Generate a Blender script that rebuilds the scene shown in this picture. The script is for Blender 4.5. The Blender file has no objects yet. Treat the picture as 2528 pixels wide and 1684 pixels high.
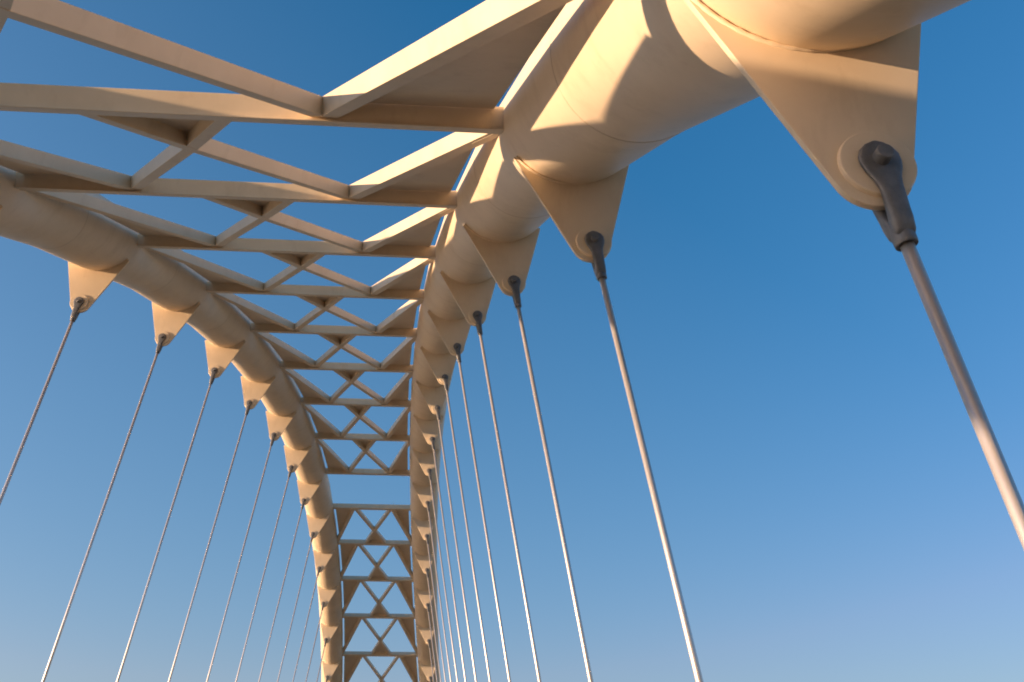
import bpy, bmesh, math
from mathutils import Vector, Matrix
R = math.radians
scn = bpy.context.scene
COL = scn.collection

# ---------------------------------------------------------------- camera
HC = 17.345                       # crown height of the arches above the deck
cam_d = bpy.data.cameras.new('camera'); cam = bpy.data.objects.new('camera', cam_d); COL.objects.link(cam)
yaw, pitch, roll = 0.0821, 0.5103, -0.0076
f = Vector((math.sin(yaw) * math.cos(pitch), math.cos(yaw) * math.cos(pitch), math.sin(pitch)))
r0 = Vector((math.cos(yaw), -math.sin(yaw), 0)); u0 = r0.cross(f)
rr = r0 * math.cos(roll) + u0 * math.sin(roll); uu = -r0 * math.sin(roll) + u0 * math.cos(roll)
m = Matrix((rr, uu, -f)).transposed().to_4x4(); m.translation = Vector((2.578, -40.94, HC - 15.745))
cam.matrix_world = m
cam_d.sensor_width = 36.0; cam_d.lens = 36.0 * 2569.35 / 2528.0; cam_d.clip_start = 0.05; cam_d.clip_end = 6000
scn.camera = cam
scn.cycles.sample_clamp_indirect = 8.0; scn.cycles.blur_glossy = 0.0; scn.cycles.filter_width = 1.9; scn.cycles.caustics_reflective = True

# ---------------------------------------------------------------- sky, sun, exposure
SUN_AZ, SUN_EL = 259.5, 4.0       # degrees from +y towards +x, elevation
w = bpy.data.worlds.new('World'); scn.world = w; w.use_nodes = True
nt = w.node_tree; bg = nt.nodes['Background']
sky = nt.nodes.new('ShaderNodeTexSky'); sky.sky_type = 'NISHITA'; sky.sun_disc = False
sky.sun_elevation = R(SUN_EL); sky.sun_rotation = R(SUN_AZ)
sky.air_density = 1.4; sky.dust_density = 0.0; sky.ozone_density = 4.0; sky.altitude = 0
sep = nt.nodes.new('ShaderNodeSeparateColor'); cmb = nt.nodes.new('ShaderNodeCombineColor')
pw = nt.nodes.new('ShaderNodeMath'); pw.operation = 'POWER'; pw.inputs[1].default_value = 1.95
mu = nt.nodes.new('ShaderNodeMath'); mu.operation = 'MULTIPLY'; mu.inputs[1].default_value = 2.55
lim = nt.nodes.new('ShaderNodeMath'); lim.operation = 'MULTIPLY'; lim.inputs[1].default_value = 1.25
mn = nt.nodes.new('ShaderNodeMath'); mn.operation = 'MINIMUM'
nt.links.new(sky.outputs[0], sep.inputs[0]); nt.links.new(sep.outputs[0], pw.inputs[0]); nt.links.new(pw.outputs[0], mu.inputs[0])
nt.links.new(sep.outputs[0], lim.inputs[0]); nt.links.new(mu.outputs[0], mn.inputs[0]); nt.links.new(lim.outputs[0], mn.inputs[1])
nt.links.new(mn.outputs[0], cmb.inputs[0]); nt.links.new(sep.outputs[1], cmb.inputs[1]); bl = nt.nodes.new('ShaderNodeMath'); bl.operation = 'MULTIPLY'; bl.inputs[1].default_value = 1.16
nt.links.new(sep.outputs[2], bl.inputs[0]); nt.links.new(bl.outputs[0], cmb.inputs[2])
# a thin pale aerosol veil, denser low down and on the sun's side of the sky
tcw = nt.nodes.new('ShaderNodeTexCoord'); dp = nt.nodes.new('ShaderNodeVectorMath'); dp.operation = 'DOT_PRODUCT'; dp.inputs[1].default_value = (-0.235, 0.0, -0.331)
nt.links.new(tcw.outputs['Generated'], dp.inputs[0])
va = nt.nodes.new('ShaderNodeMath'); va.operation = 'ADD'; va.use_clamp = True; va.inputs[1].default_value = 0.248
nt.links.new(dp.outputs['Value'], va.inputs[0])
vs = nt.nodes.new('ShaderNodeVectorMath'); vs.operation = 'SCALE'; vs.inputs[0].default_value = (1.0, 0.86, 0.62); nt.links.new(va.outputs[0], vs.inputs['Scale'])
vadd = nt.nodes.new('ShaderNodeVectorMath'); vadd.operation = 'ADD'
nt.links.new(cmb.outputs[0], vadd.inputs[0]); nt.links.new(vs.outputs[0], vadd.inputs[1])
nt.links.new(vadd.outputs[0], bg.inputs[0]); bg.inputs[1].default_value = 0.15
sun_d = bpy.data.lights.new('sun', 'SUN'); sun = bpy.data.objects.new('sun', sun_d); COL.objects.link(sun)
sun_d.energy = 3.6; sun_d.angle = R(0.5); sun_d.color = (1.0, 0.67, 0.43)
sd = Vector((math.sin(R(SUN_AZ)) * math.cos(R(SUN_EL)), math.cos(R(SUN_AZ)) * math.cos(R(SUN_EL)), math.sin(R(SUN_EL))))
sun.rotation_euler = sd.to_track_quat('Z', 'Y').to_euler(); sun.location = sd * 80
scn.view_settings.view_transform = 'Standard'; scn.view_settings.look = 'None'
scn.view_settings.exposure = 1.35; scn.view_settings.gamma = 1.0

# ---------------------------------------------------------------- materials
def new_mat(name):
    mt = bpy.data.materials.new(name); mt.use_nodes = True
    return mt, mt.node_tree, mt.node_tree.nodes['Principled BSDF']

def mottled(name, c1, c2, rough, scale=1.5, metal=0.0, bump=0.02, fine=60.0, detail=6.0, spec=0.5):
    mt, t, p = new_mat(name)
    tc = t.nodes.new('ShaderNodeTexCoord')
    n = t.nodes.new('ShaderNodeTexNoise'); n.inputs['Scale'].default_value = scale; n.inputs['Detail'].default_value = detail
    n.inputs['Roughness'].default_value = 0.65
    t.links.new(tc.outputs['Object'], n.inputs['Vector'])
    cr = t.nodes.new('ShaderNodeValToRGB'); cr.color_ramp.elements[0].position = 0.35; cr.color_ramp.elements[1].position = 0.62
    cr.color_ramp.elements[0].color = (*c1, 1); cr.color_ramp.elements[1].color = (*c2, 1)
    t.links.new(n.outputs['Fac'], cr.inputs['Fac']); t.links.new(cr.outputs['Color'], p.inputs['Base Color'])
    p.inputs['Metallic'].default_value = metal; p.inputs['Roughness'].default_value = rough
    p.inputs['Specular IOR Level'].default_value = spec
    n2 = t.nodes.new('ShaderNodeTexNoise'); n2.inputs['Scale'].default_value = fine; n2.inputs['Detail'].default_value = 3
    t.links.new(tc.outputs['Object'], n2.inputs['Vector'])
    b = t.nodes.new('ShaderNodeBump'); b.inputs['Strength'].default_value = bump; b.inputs['Distance'].default_value = 0.02
    t.links.new(n2.outputs['Fac'], b.inputs['Height']); t.links.new(b.outputs['Normal'], p.inputs['Normal'])
    return mt

def weather(mt):
    # faint rain streaks and tea-coloured stains on the paint
    t = mt.node_tree; p = t.nodes['Principled BSDF']; src = p.inputs['Base Color'].links[0].from_socket
    tc = t.nodes.new('ShaderNodeTexCoord'); mp = t.nodes.new('ShaderNodeMapping'); mp.inputs['Scale'].default_value = (2.6, 2.6, 0.7)
    n = t.nodes.new('ShaderNodeTexNoise'); n.inputs['Scale'].default_value = 1.7; n.inputs['Detail'].default_value = 9; n.inputs['Roughness'].default_value = 0.7
    cr = t.nodes.new('ShaderNodeValToRGB'); cr.color_ramp.elements[0].position = 0.52; cr.color_ramp.elements[1].position = 0.78
    cr.color_ramp.elements[0].color = (0, 0, 0, 1); cr.color_ramp.elements[1].color = (0.38, 0.38, 0.38, 1)
    mx = t.nodes.new('ShaderNodeMix'); mx.data_type = 'RGBA'; mx.inputs[7].default_value = (0.50, 0.36, 0.20, 1)
    t.links.new(tc.outputs['Object'], mp.inputs['Vector']); t.links.new(mp.outputs['Vector'], n.inputs['Vector']); t.links.new(n.outputs['Fac'], cr.inputs['Fac'])
    t.links.new(cr.outputs['Color'], mx.inputs[0]); t.links.new(src, mx.inputs[6]); t.links.new(mx.outputs[2], p.inputs['Base Color'])
    return mt

PAINT = mottled('cream_paint', (0.73, 0.585, 0.40), (0.79, 0.64, 0.445), 0.5, 1.3, spec=0.3)
weather(PAINT)
SEAM = mottled('weld_bead', (0.60, 0.475, 0.32), (0.70, 0.56, 0.385), 0.6, 9.0, bump=0.3)
STEEL = mottled('stainless_steel', (0.68, 0.62, 0.56), (0.73, 0.67, 0.61), 0.44, 4.0, metal=0.7, bump=0.0)
IRON = mottled('dark_cast_steel', (0.13, 0.135, 0.14), (0.19, 0.19, 0.19), 0.5, 14.0, metal=0.3, bump=0.12)
CONC = mottled('deck_concrete', (0.09, 0.075, 0.06), (0.14, 0.115, 0.09), 0.9, 0.8, bump=0.2)
WATER = mottled('warm_bounce_water', (0.46, 0.265, 0.105), (0.52, 0.305, 0.125), 0.42, 0.05, bump=0.0)  # unseen lake; warm base colour raised to bounce light onto the bridge undersides
WATER.node_tree.nodes['Principled BSDF'].inputs['IOR'].default_value = 1.8

# ---------------------------------------------------------------- mesh helpers
class MB:
    def __init__(s): s.v = []; s.f = []; s.sm = []
    def add(s, vs, fs, smooth=False):
        o = len(s.v); s.v += [tuple(v) for v in vs]; s.f += [tuple(i + o for i in fc) for fc in fs]; s.sm += [smooth] * len(fs)
    def build(s, name, mat, parent=None, bevel=0.0):
        me = bpy.data.meshes.new(name); me.from_pydata(s.v, [], s.f); me.update()
        bm = bmesh.new(); bm.from_mesh(me); bmesh.ops.recalc_face_normals(bm, faces=bm.faces); bm.to_mesh(me); bm.free()
        me.polygons.foreach_set('use_smooth', s.sm); me.materials.append(mat)
        o = bpy.data.objects.new(name, me); COL.objects.link(o)
        if parent is not None: o.parent = parent; o.matrix_parent_inverse = Matrix.Translation(-parent.location)
        if bevel:
            b = o.modifiers.new('bevel', 'BEVEL'); b.width = bevel; b.segments = 2; b.limit_method = 'ANGLE'; b.angle_limit = R(35)
        return o
    def prism(s, bottom, top, smooth_sides=False):
        n = len(bottom); o = len(s.v)
        s.v += [tuple(p) for p in bottom] + [tuple(p) for p in top]
        s.f += [tuple(o + i for i in range(n)), tuple(o + n + i for i in reversed(range(n)))]; s.sm += [False, False]
        for i in range(n):
            j = (i + 1) % n; s.f.append((o + i, o + j, o + n + j, o + n + i)); s.sm.append(smooth_sides)
    def bar(s, a, b, n, width, top, bottom):
        # rectangular bar from a to b; n points down out of the lattice; spans -top..bottom along n
        a, b, n = Vector(a), Vector(b), Vector(n)
        ax = (b - a).normalized(); wv = ax.cross(n).normalized() * (width / 2); nn = wv.cross(ax).normalized()
        if nn.dot(n) < 0: nn = -nn
        s.prism([a - wv + nn * bottom, a + wv + nn * bottom, b + wv + nn * bottom, b - wv + nn * bottom],
                [a - wv - nn * top, a + wv - nn * top, b + wv - nn * top, b - wv - nn * top])
    def cyl(s, a, b, ra, rb=None, n=16, cap=True):
        a, b = Vector(a), Vector(b); rb = ra if rb is None else rb
        ax = (b - a).normalized(); h = Vector((0, 0, 1)) if abs(ax.z) < 0.9 else Vector((1, 0, 0))
        e1 = ax.cross(h).normalized(); e2 = ax.cross(e1); o = len(s.v)
        for c, rad in ((a, ra), (b, rb)):
            for k in range(n):
                t = 2 * math.pi * k / n; s.v.append(tuple(c + e1 * math.cos(t) * rad + e2 * math.sin(t) * rad))
        for k in range(n):
            j = (k + 1) % n; s.f.append((o + k, o + j, o + n + j, o + n + k)); s.sm.append(True)
        if cap:
            s.f += [tuple(o + k for k in reversed(range(n))), tuple(o + n + k for k in range(n))]; s.sm += [False, False]
    def rings(s, rings, closed_ends=True, smooth=True):
        o = len(s.v); n = len(rings[0])
        for rg in rings: s.v += [tuple(p) for p in rg]
        for i in range(len(rings) - 1):
            for k in range(n):
                j = (k + 1) % n
                s.f.append((o + i * n + k, o + i * n + j, o + (i + 1) * n + j, o + (i + 1) * n + k)); s.sm.append(smooth)
        if closed_ends:
            s.f += [tuple(o + k for k in reversed(range(n))), tuple(o + (len(rings) - 1) * n + k for k in range(n))]; s.sm += [False, False]

def empty(name, loc, label=None, cat=None, group=None):
    o = bpy.data.objects.new(name, None); COL.objects.link(o); o.location = loc; o.empty_display_size = 0.3
    tag(o, label, cat, group); return o
def tag(o, label=None, cat=None, group=None, kind=None):
    if label: o['label'] = label
    if cat: o['category'] = cat
    if group: o['group'] = group
    if kind: o['kind'] = kind

# ---------------------------------------------------------------- bridge geometry (s = station number, crown at 9.5)
D, KZ, W0, SL = 4.0, 0.008335, 2.2374, 0.14784
TR = 0.589                        # tube radius
PIN = (0.160, -1.272); HX = 0.141
def Y(s): return (s - 9.5) * D
def ZR(s): return -KZ * Y(s) ** 2
def Zc(s): return HC + ZR(s)
def Xc(s): return W0 - SL * ZR(s)
def ctr(s, side): return Vector((side * Xc(s), Y(s), Zc(s)))

# ---------------------------------------------------------------- setting
mb = MB(); mb.add([(-4000, -4000, -3), (4000, -4000, -3), (4000, 4000, -3), (-4000, 4000, -3)], [(0, 1, 2, 3)])
tag(mb.build('water', WATER), kind='structure')
mb = MB()
mb.prism([(-5.6, -75, -0.6), (5.6, -75, -0.6), (5.6, 75, -0.6), (-5.6, 75, -0.6)], [(-5.6, -75, 0), (5.6, -75, 0), (5.6, 75, 0), (-5.6, 75, 0)])
for sx in (-1, 1):
    a, b = sorted((sx * 4.15, sx * 4.35))
    mb.prism([(a, -75, 0.003), (b, -75, 0.003), (b, 75, 0.003), (a, 75, 0.003)], [(a, -75, 0.15), (b, -75, 0.15), (b, 75, 0.15), (a, 75, 0.15)])
tag(mb.build('bridge_deck', CONC), kind='structure')

# ---------------------------------------------------------------- arch ribs
NSEG = 64
def arch(side, label):
    root = empty('arch_rib', ctr(9.5, side), label, 'arch', 'twin arch ribs of the bridge')
    nodes = []
    ss = [-1.9] + [k + 0.5 for k in range(-1, 20)] + [20.9]
    for s in ss:
        c = ctr(s, side); c.z += 0.033 * (0 if s in (ss[0], ss[-1]) else 1); nodes.append(c)
    def perp(i):
        a = nodes[max(i - 1, 0)]; b = nodes[min(i + 1, len(nodes) - 1)]
        t1 = (nodes[i] - a).normalized() if i > 0 else (b - nodes[i]).normalized()
        t2 = (b - nodes[i]).normalized() if i < len(nodes) - 1 else t1
        t = (t1 + t2).normalized(); e1 = Vector((1, 0, 0)); e1 = (e1 - t * e1.dot(t)).normalized(); return t, e1, t.cross(e1)
    def ring(c, e1, e2, rad): return [c + (e1 * math.cos(2 * math.pi * k / NSEG) + e2 * math.sin(2 * math.pi * k / NSEG)) * rad for k in range(NSEG)]
    mb = MB()
    for i in range(len(nodes) - 1):      # one straight drum per pair of field seams, own vertices: a faint mitre shows at each seam
        rg = []
        for j in (i, i + 1):
            t, e1, e2 = perp(j); rg.append(ring(nodes[j], e1, e2, TR))
        mb.rings(rg, closed_ends=False)
    mb.build('tube', PAINT, root)
    for i in range(1, len(nodes) - 1):
        t, e1, e2 = perp(i)
        mb = MB()
        mb.rings([ring(nodes[i] - t * 0.012, e1, e2, TR - 0.002), ring(nodes[i] - t * 0.005, e1, e2, TR + 0.004),
                  ring(nodes[i] + t * 0.005, e1, e2, TR + 0.004), ring(nodes[i] + t * 0.012, e1, e2, TR - 0.002)], closed_ends=False)
        mb.build('weld_seam', SEAM, root)
    for s in range(0, 20):
        plate(root, s, side)
    return root

def plate(root, s, side):
    c = ctr(s, side); px, pz = PIN
    T = 0.015
    def P(o, z, dy): return Vector((c.x + side * o, c.y + dy, c.z + z))
    # outline in (out, up): two straight flanks tangent to a round toe about the pin, root hidden inside the tube
    rt = 0.155
    A = Vector((-0.490, -0.43)); B = Vector((0.508, -0.43)); O = Vector((0.136, -1.303))
    def tangent(Q, sgn):
        d = Q - O; L = d.length; a = math.atan2(d.y, d.x); g = math.acos(rt / L); return a + sgn * g
    ta, tb = tangent(A, 1), tangent(B, -1)
    while tb < ta: tb += 2 * math.pi
    pts = [A] + [O + Vector((math.cos(ta + (tb - ta) * k / 18), math.sin(ta + (tb - ta) * k / 18))) * rt for k in range(19)] + [B, Vector((0.38, -0.41)), Vector((0.2, -0.3)), Vector((-0.2, -0.3)), Vector((-0.36, -0.41))]
    mb = MB(); mb.prism([P(q.x, q.y, -T) for q in pts], [P(q.x, q.y, T) for q in pts])
    pl = mb.build('hanger_plate', PAINT, root, bevel=0.004)
    sl = -2 * KZ * Y(s); ez = TR * math.sqrt(1 + sl * sl)
    for dy in (-1, 1):
        mb = MB(); rg = []
        for k in range(41):
            a = R(-142 + 104 * k / 40.0); o_, z_ = math.cos(a) * TR, math.sin(a) * ez
            wob = 0.0115 + 0.002 * math.sin(k * 2.3 + s)
            q = P(o_, z_ + sl * dy * T, dy * T); rv = Vector((side * math.cos(a), 0, math.sin(a)))
            rg.append([q + (rv * math.cos(b) + Vector((0, 1, 0)) * math.sin(b)) * wob for b in [2 * math.pi * j / 8 for j in range(8)]])
        mb.rings(rg); mb.build('weld_bead', PAINT, pl)
    for dy in (-1, 1):
        mb = MB(); mb.cyl(P(px, pz, dy * T * 0.8), P(px, pz, dy * (T + 0.020)), 0.150, 0.145, 40)
        mb.build('boss', PAINT, pl, bevel=0.004)

arch(1, 'thick cream tubular arch on the right, curving down from the upper right corner')
arch(-1, 'cream tubular arch on the left with plates lit gold by low sun')

# ---------------------------------------------------------------- lattice bracing between the arches
LT, LB, LW = 0.085, 0.108, 0.145   # member top, bottom, width
MB_ = 0.080                        # underside of the diagonals, above the transom's flange
def lattice(s0, s1, flip, label):
    root = empty('lattice_brace', Vector((0, Y((s0 + s1) / 2), Zc((s0 + s1) / 2))), label, 'bracing', 'lattice bracing between the arches')
    for s in range(s0, s1 + 1):
        sl = -2 * KZ * Y(s); n = Vector((0, sl, -1)).normalized()
        e = Xc(s) - TR * 0.9
        mb = MB(); mb.bar((-e, Y(s), Zc(s)), (e, Y(s), Zc(s)), n, LW + 0.01, LT + 0.003, LB + 0.003)
        # bottom lip of the box section
        mb.bar((-e, Y(s), Zc(s)), (e, Y(s), Zc(s)), n, LW + 0.060, -(LB - 0.010), LB + 0.006)
        tb = mb.build('transom', PAINT, root, bevel=0.004)
        t = Vector((0, 1, sl)).normalized()
        for sx in (-1, 1):
            xx = sx * (e - 0.10)
            mb = MB(); a = Vector((xx - 0.05, Y(s), Zc(s))); b = Vector((xx + 0.05, Y(s), Zc(s)))
            mb.bar(a, b, n, LW + 0.020, 0.03, LB - 0.025)
            mb.build('splice_plate', PAINT, tb)
    for i in range(s0, s1):
        fa, fb = (i, i + 1) if not flip else (i + 1, i)
        def Q(u, v):
            a = Vector((u * Xc(fa), Y(fa), Zc(fa))); b = Vector((u * Xc(fb), Y(fb), Zc(fb))); return a.lerp(b, v)
        dirv = (Q(0, 1) - Q(0, 0)).normalized(); n = Vector((1, 0, 0)).cross(dirv).normalized()
        if n.z > 0: n = -n
        near = min(i, 18 - i)                        # bay counted from the springing
        UV = {1: 0.424 - 0.006 * near, -1: 0.405 - 0.009 * near}       # V nodes on the transom
        UA = {1: 0.195, -1: 0.160}; UX, VX = 0.012, 0.360           # arm ends at the wide transom, crossing point
        for sx in (-1, 1):
            ui = 1 - (TR - 0.03) / Xc(fa)             # inner face of the tube at the wide end
            uv = UV[sx]
            def E(v): return Q(sx, v) - Vector((sx * 0.67, 0, 0))      # free edge of the web, a hand's width off the tube
            v0 = 0.06
            while E(v0).x * sx > Q(sx * (ui + (uv + 0.01 - ui) * (v0 - 0.025) / 0.955), 0).lerp(Q(sx * (ui + (uv + 0.01 - ui) * (v0 - 0.025) / 0.955), 1), v0).x * sx: v0 += 0.002
            mb = MB(); mb.bar(Q(sx * ui, 0.025), Q(sx * (uv + 0.01), 0.98), n, LW, LT, MB_); dg_ = mb.build('diagonal', PAINT, root, bevel=0.004)
            if i < 5:                                  # shop-welded end tab under the tube end of the diagonal
                e0, e1 = Q(sx * ui, 0.025), Q(sx * (uv + 0.01), 0.98); ax = (e1 - e0).normalized()
                mb = MB(); mb.bar(e0 + ax * 0.05, e0 + ax * 0.62, n, LW * 0.55, -(MB_ - 0.02), MB_ + 0.007); mb.build('end_tab', PAINT, dg_, bevel=0.003)
            dlt = 0.002 * sx                           # one arm sits 4 mm proud of the other where they cross
            far = Q(-sx * UA[-sx], 0.025); mid = Q(UX, VX); nearp = Q(sx * (uv - 0.01), 0.98)
            mb = MB(); mb.bar(nearp, mid, n, LW - 0.01, LT - 0.004 + dlt, MB_ - 0.004 + dlt); mb.bar(mid + (mid - far).normalized() * 0.03, far, n, LW - 0.012, LT - 0.005 + dlt, MB_ - 0.005 + dlt)
            mb.build('cross_arm', PAINT, root, bevel=0.004)
            # corner web between diagonal, transom and tube
            pts = [E(v0), Q(sx * (uv + 0.02), 0.982), E(0.982)]
            mb = MB(); mb.prism([p - n * (LT - 0.020) for p in pts], [p - n * (LT - 0.006) for p in pts]); mb.build('corner_web', PAINT, root)
        pts = [Q(-UA[-1], 0.02), Q(UA[1], 0.02), Q(UX, VX)]
        mb = MB(); mb.prism([p - n * (LT - 0.020) for p in pts], [p - n * (LT - 0.010) for p in pts]); mb.build('center_web', PAINT, root)
    return root
lattice(0, 9, False, 'large near cream lattice of crossbeams and diagonals, above the open gap')
lattice(10, 19, True, 'smaller far cream lattice of crossed bracing, below the open gap')

# ---------------------------------------------------------------- hangers
def hanger(s, side, label):
    c = ctr(s, side); px, pz = PIN
    p = Vector((c.x + side * px, c.y, c.z + pz)); d = Vector((0.158 if side > 0 else -HX, 0, -1)).normalized()
    e = Vector((-d.z, 0, d.x)); yv = Vector((0, 1, 0))
    root = empty('hanger_rod', p, label, 'hanger', 'steel hanger rods on the ' + ('right' if side > 0 else 'left') + ' arch')
    L = (p.z) / -d.z
    mb = MB(); mb.cyl(p + d * 0.30, p + d * L, 0.0255, n=20); mb.build('rod', STEEL, root)
    mb = MB(); g = 0.034; th = 0.013                                  # fork: two eyes flowing into one round socket
    for dy in (-1, 1):
        prof = [(-0.082, 0.0)]
        rings = []
        for t, hw, yo, hy in ((-0.0805, 0.012, g + th, th), (-0.072, 0.040, g + th, th), (-0.05, 0.0655, g + th, th), (-0.02, 0.080, g + th, th), (0.012, 0.0805, g + th, th),
                              (0.045, 0.072, g + th, th), (0.085, 0.054, g + th + 0.001, th + 0.001), (0.125, 0.045, g + th, th + 0.003), (0.165, 0.044, g + th - 0.004, th + 0.006),
                              (0.215, 0.043, g + th - 0.014, th + 0.010), (0.255, 0.042, 0.026, 0.030), (0.300, 0.040, 0.019, 0.026), (0.318, 0.034, 0.014, 0.020)):
            q = p + d * t + yv * (dy * yo)
            rings.append([q + e * (hw * math.copysign(abs(math.cos(a)) ** 0.6, math.cos(a))) + yv * (hy * math.copysign(abs(math.sin(a)) ** 0.6, math.sin(a))) for a in [2 * math.pi * k / 24 for k in range(24)]])
        mb.rings(rings)
    rings = []
    for t, rad in ((0.235, 0.020), (0.242, 0.036), (0.27, 0.040), (0.30, 0.0425), (0.335, 0.0425), (0.347, 0.041), (0.350, 0.038), (0.344, 0.031)):
        q = p + d * t; rings.append([q + e * math.cos(a) * rad + yv * math.sin(a) * rad for a in [2 * math.pi * k / 24 for k in range(24)]])
    mb.rings(rings); fk = mb.build('fork_socket', IRON, root)
    mb = MB(); mb.cyl(p - yv * (g + 2 * th + 0.03), p + yv * (g + 2 * th + 0.03), 0.027, n=20)
    for dy in (-1, 1): mb.cyl(p + yv * dy * (g + 2 * th - 0.004), p + yv * dy * (g + 2 * th + 0.044), 0.034, 0.032, 24)
    mb.build('pin', IRON, root, bevel=0.004)
    return root
ORD = ['nearest', 'second', 'third', 'fourth', 'fifth', 'sixth', 'seventh', 'eighth', 'ninth', 'tenth', 'eleventh', 'twelfth', 'thirteenth', 'fourteenth', 'fifteenth']
NR = 15
for s in range(0, NR):
    if s == 0: lb = 'thick steel hanger rod in dark fork on the largest plate, upper right'
    elif s == 1: lb = 'long steel hanger rod below the second largest plate, right arch'
    else: lb = ORD[s] + ' steel hanger rod from the near end of the right arch'
    hanger(s, 1, lb)
LO = ['leftmost', 'second from left', 'third from left', 'fourth from left', 'fifth from left', 'sixth from left', 'seventh from left', 'eighth from left',
      'ninth from left', 'tenth from left', 'eleventh from left', 'twelfth from left']
for s in range(3, NR):
    hanger(s, -1, 'slim steel hanger rod on the left arch, ' + LO[s - 3] + ' in view')
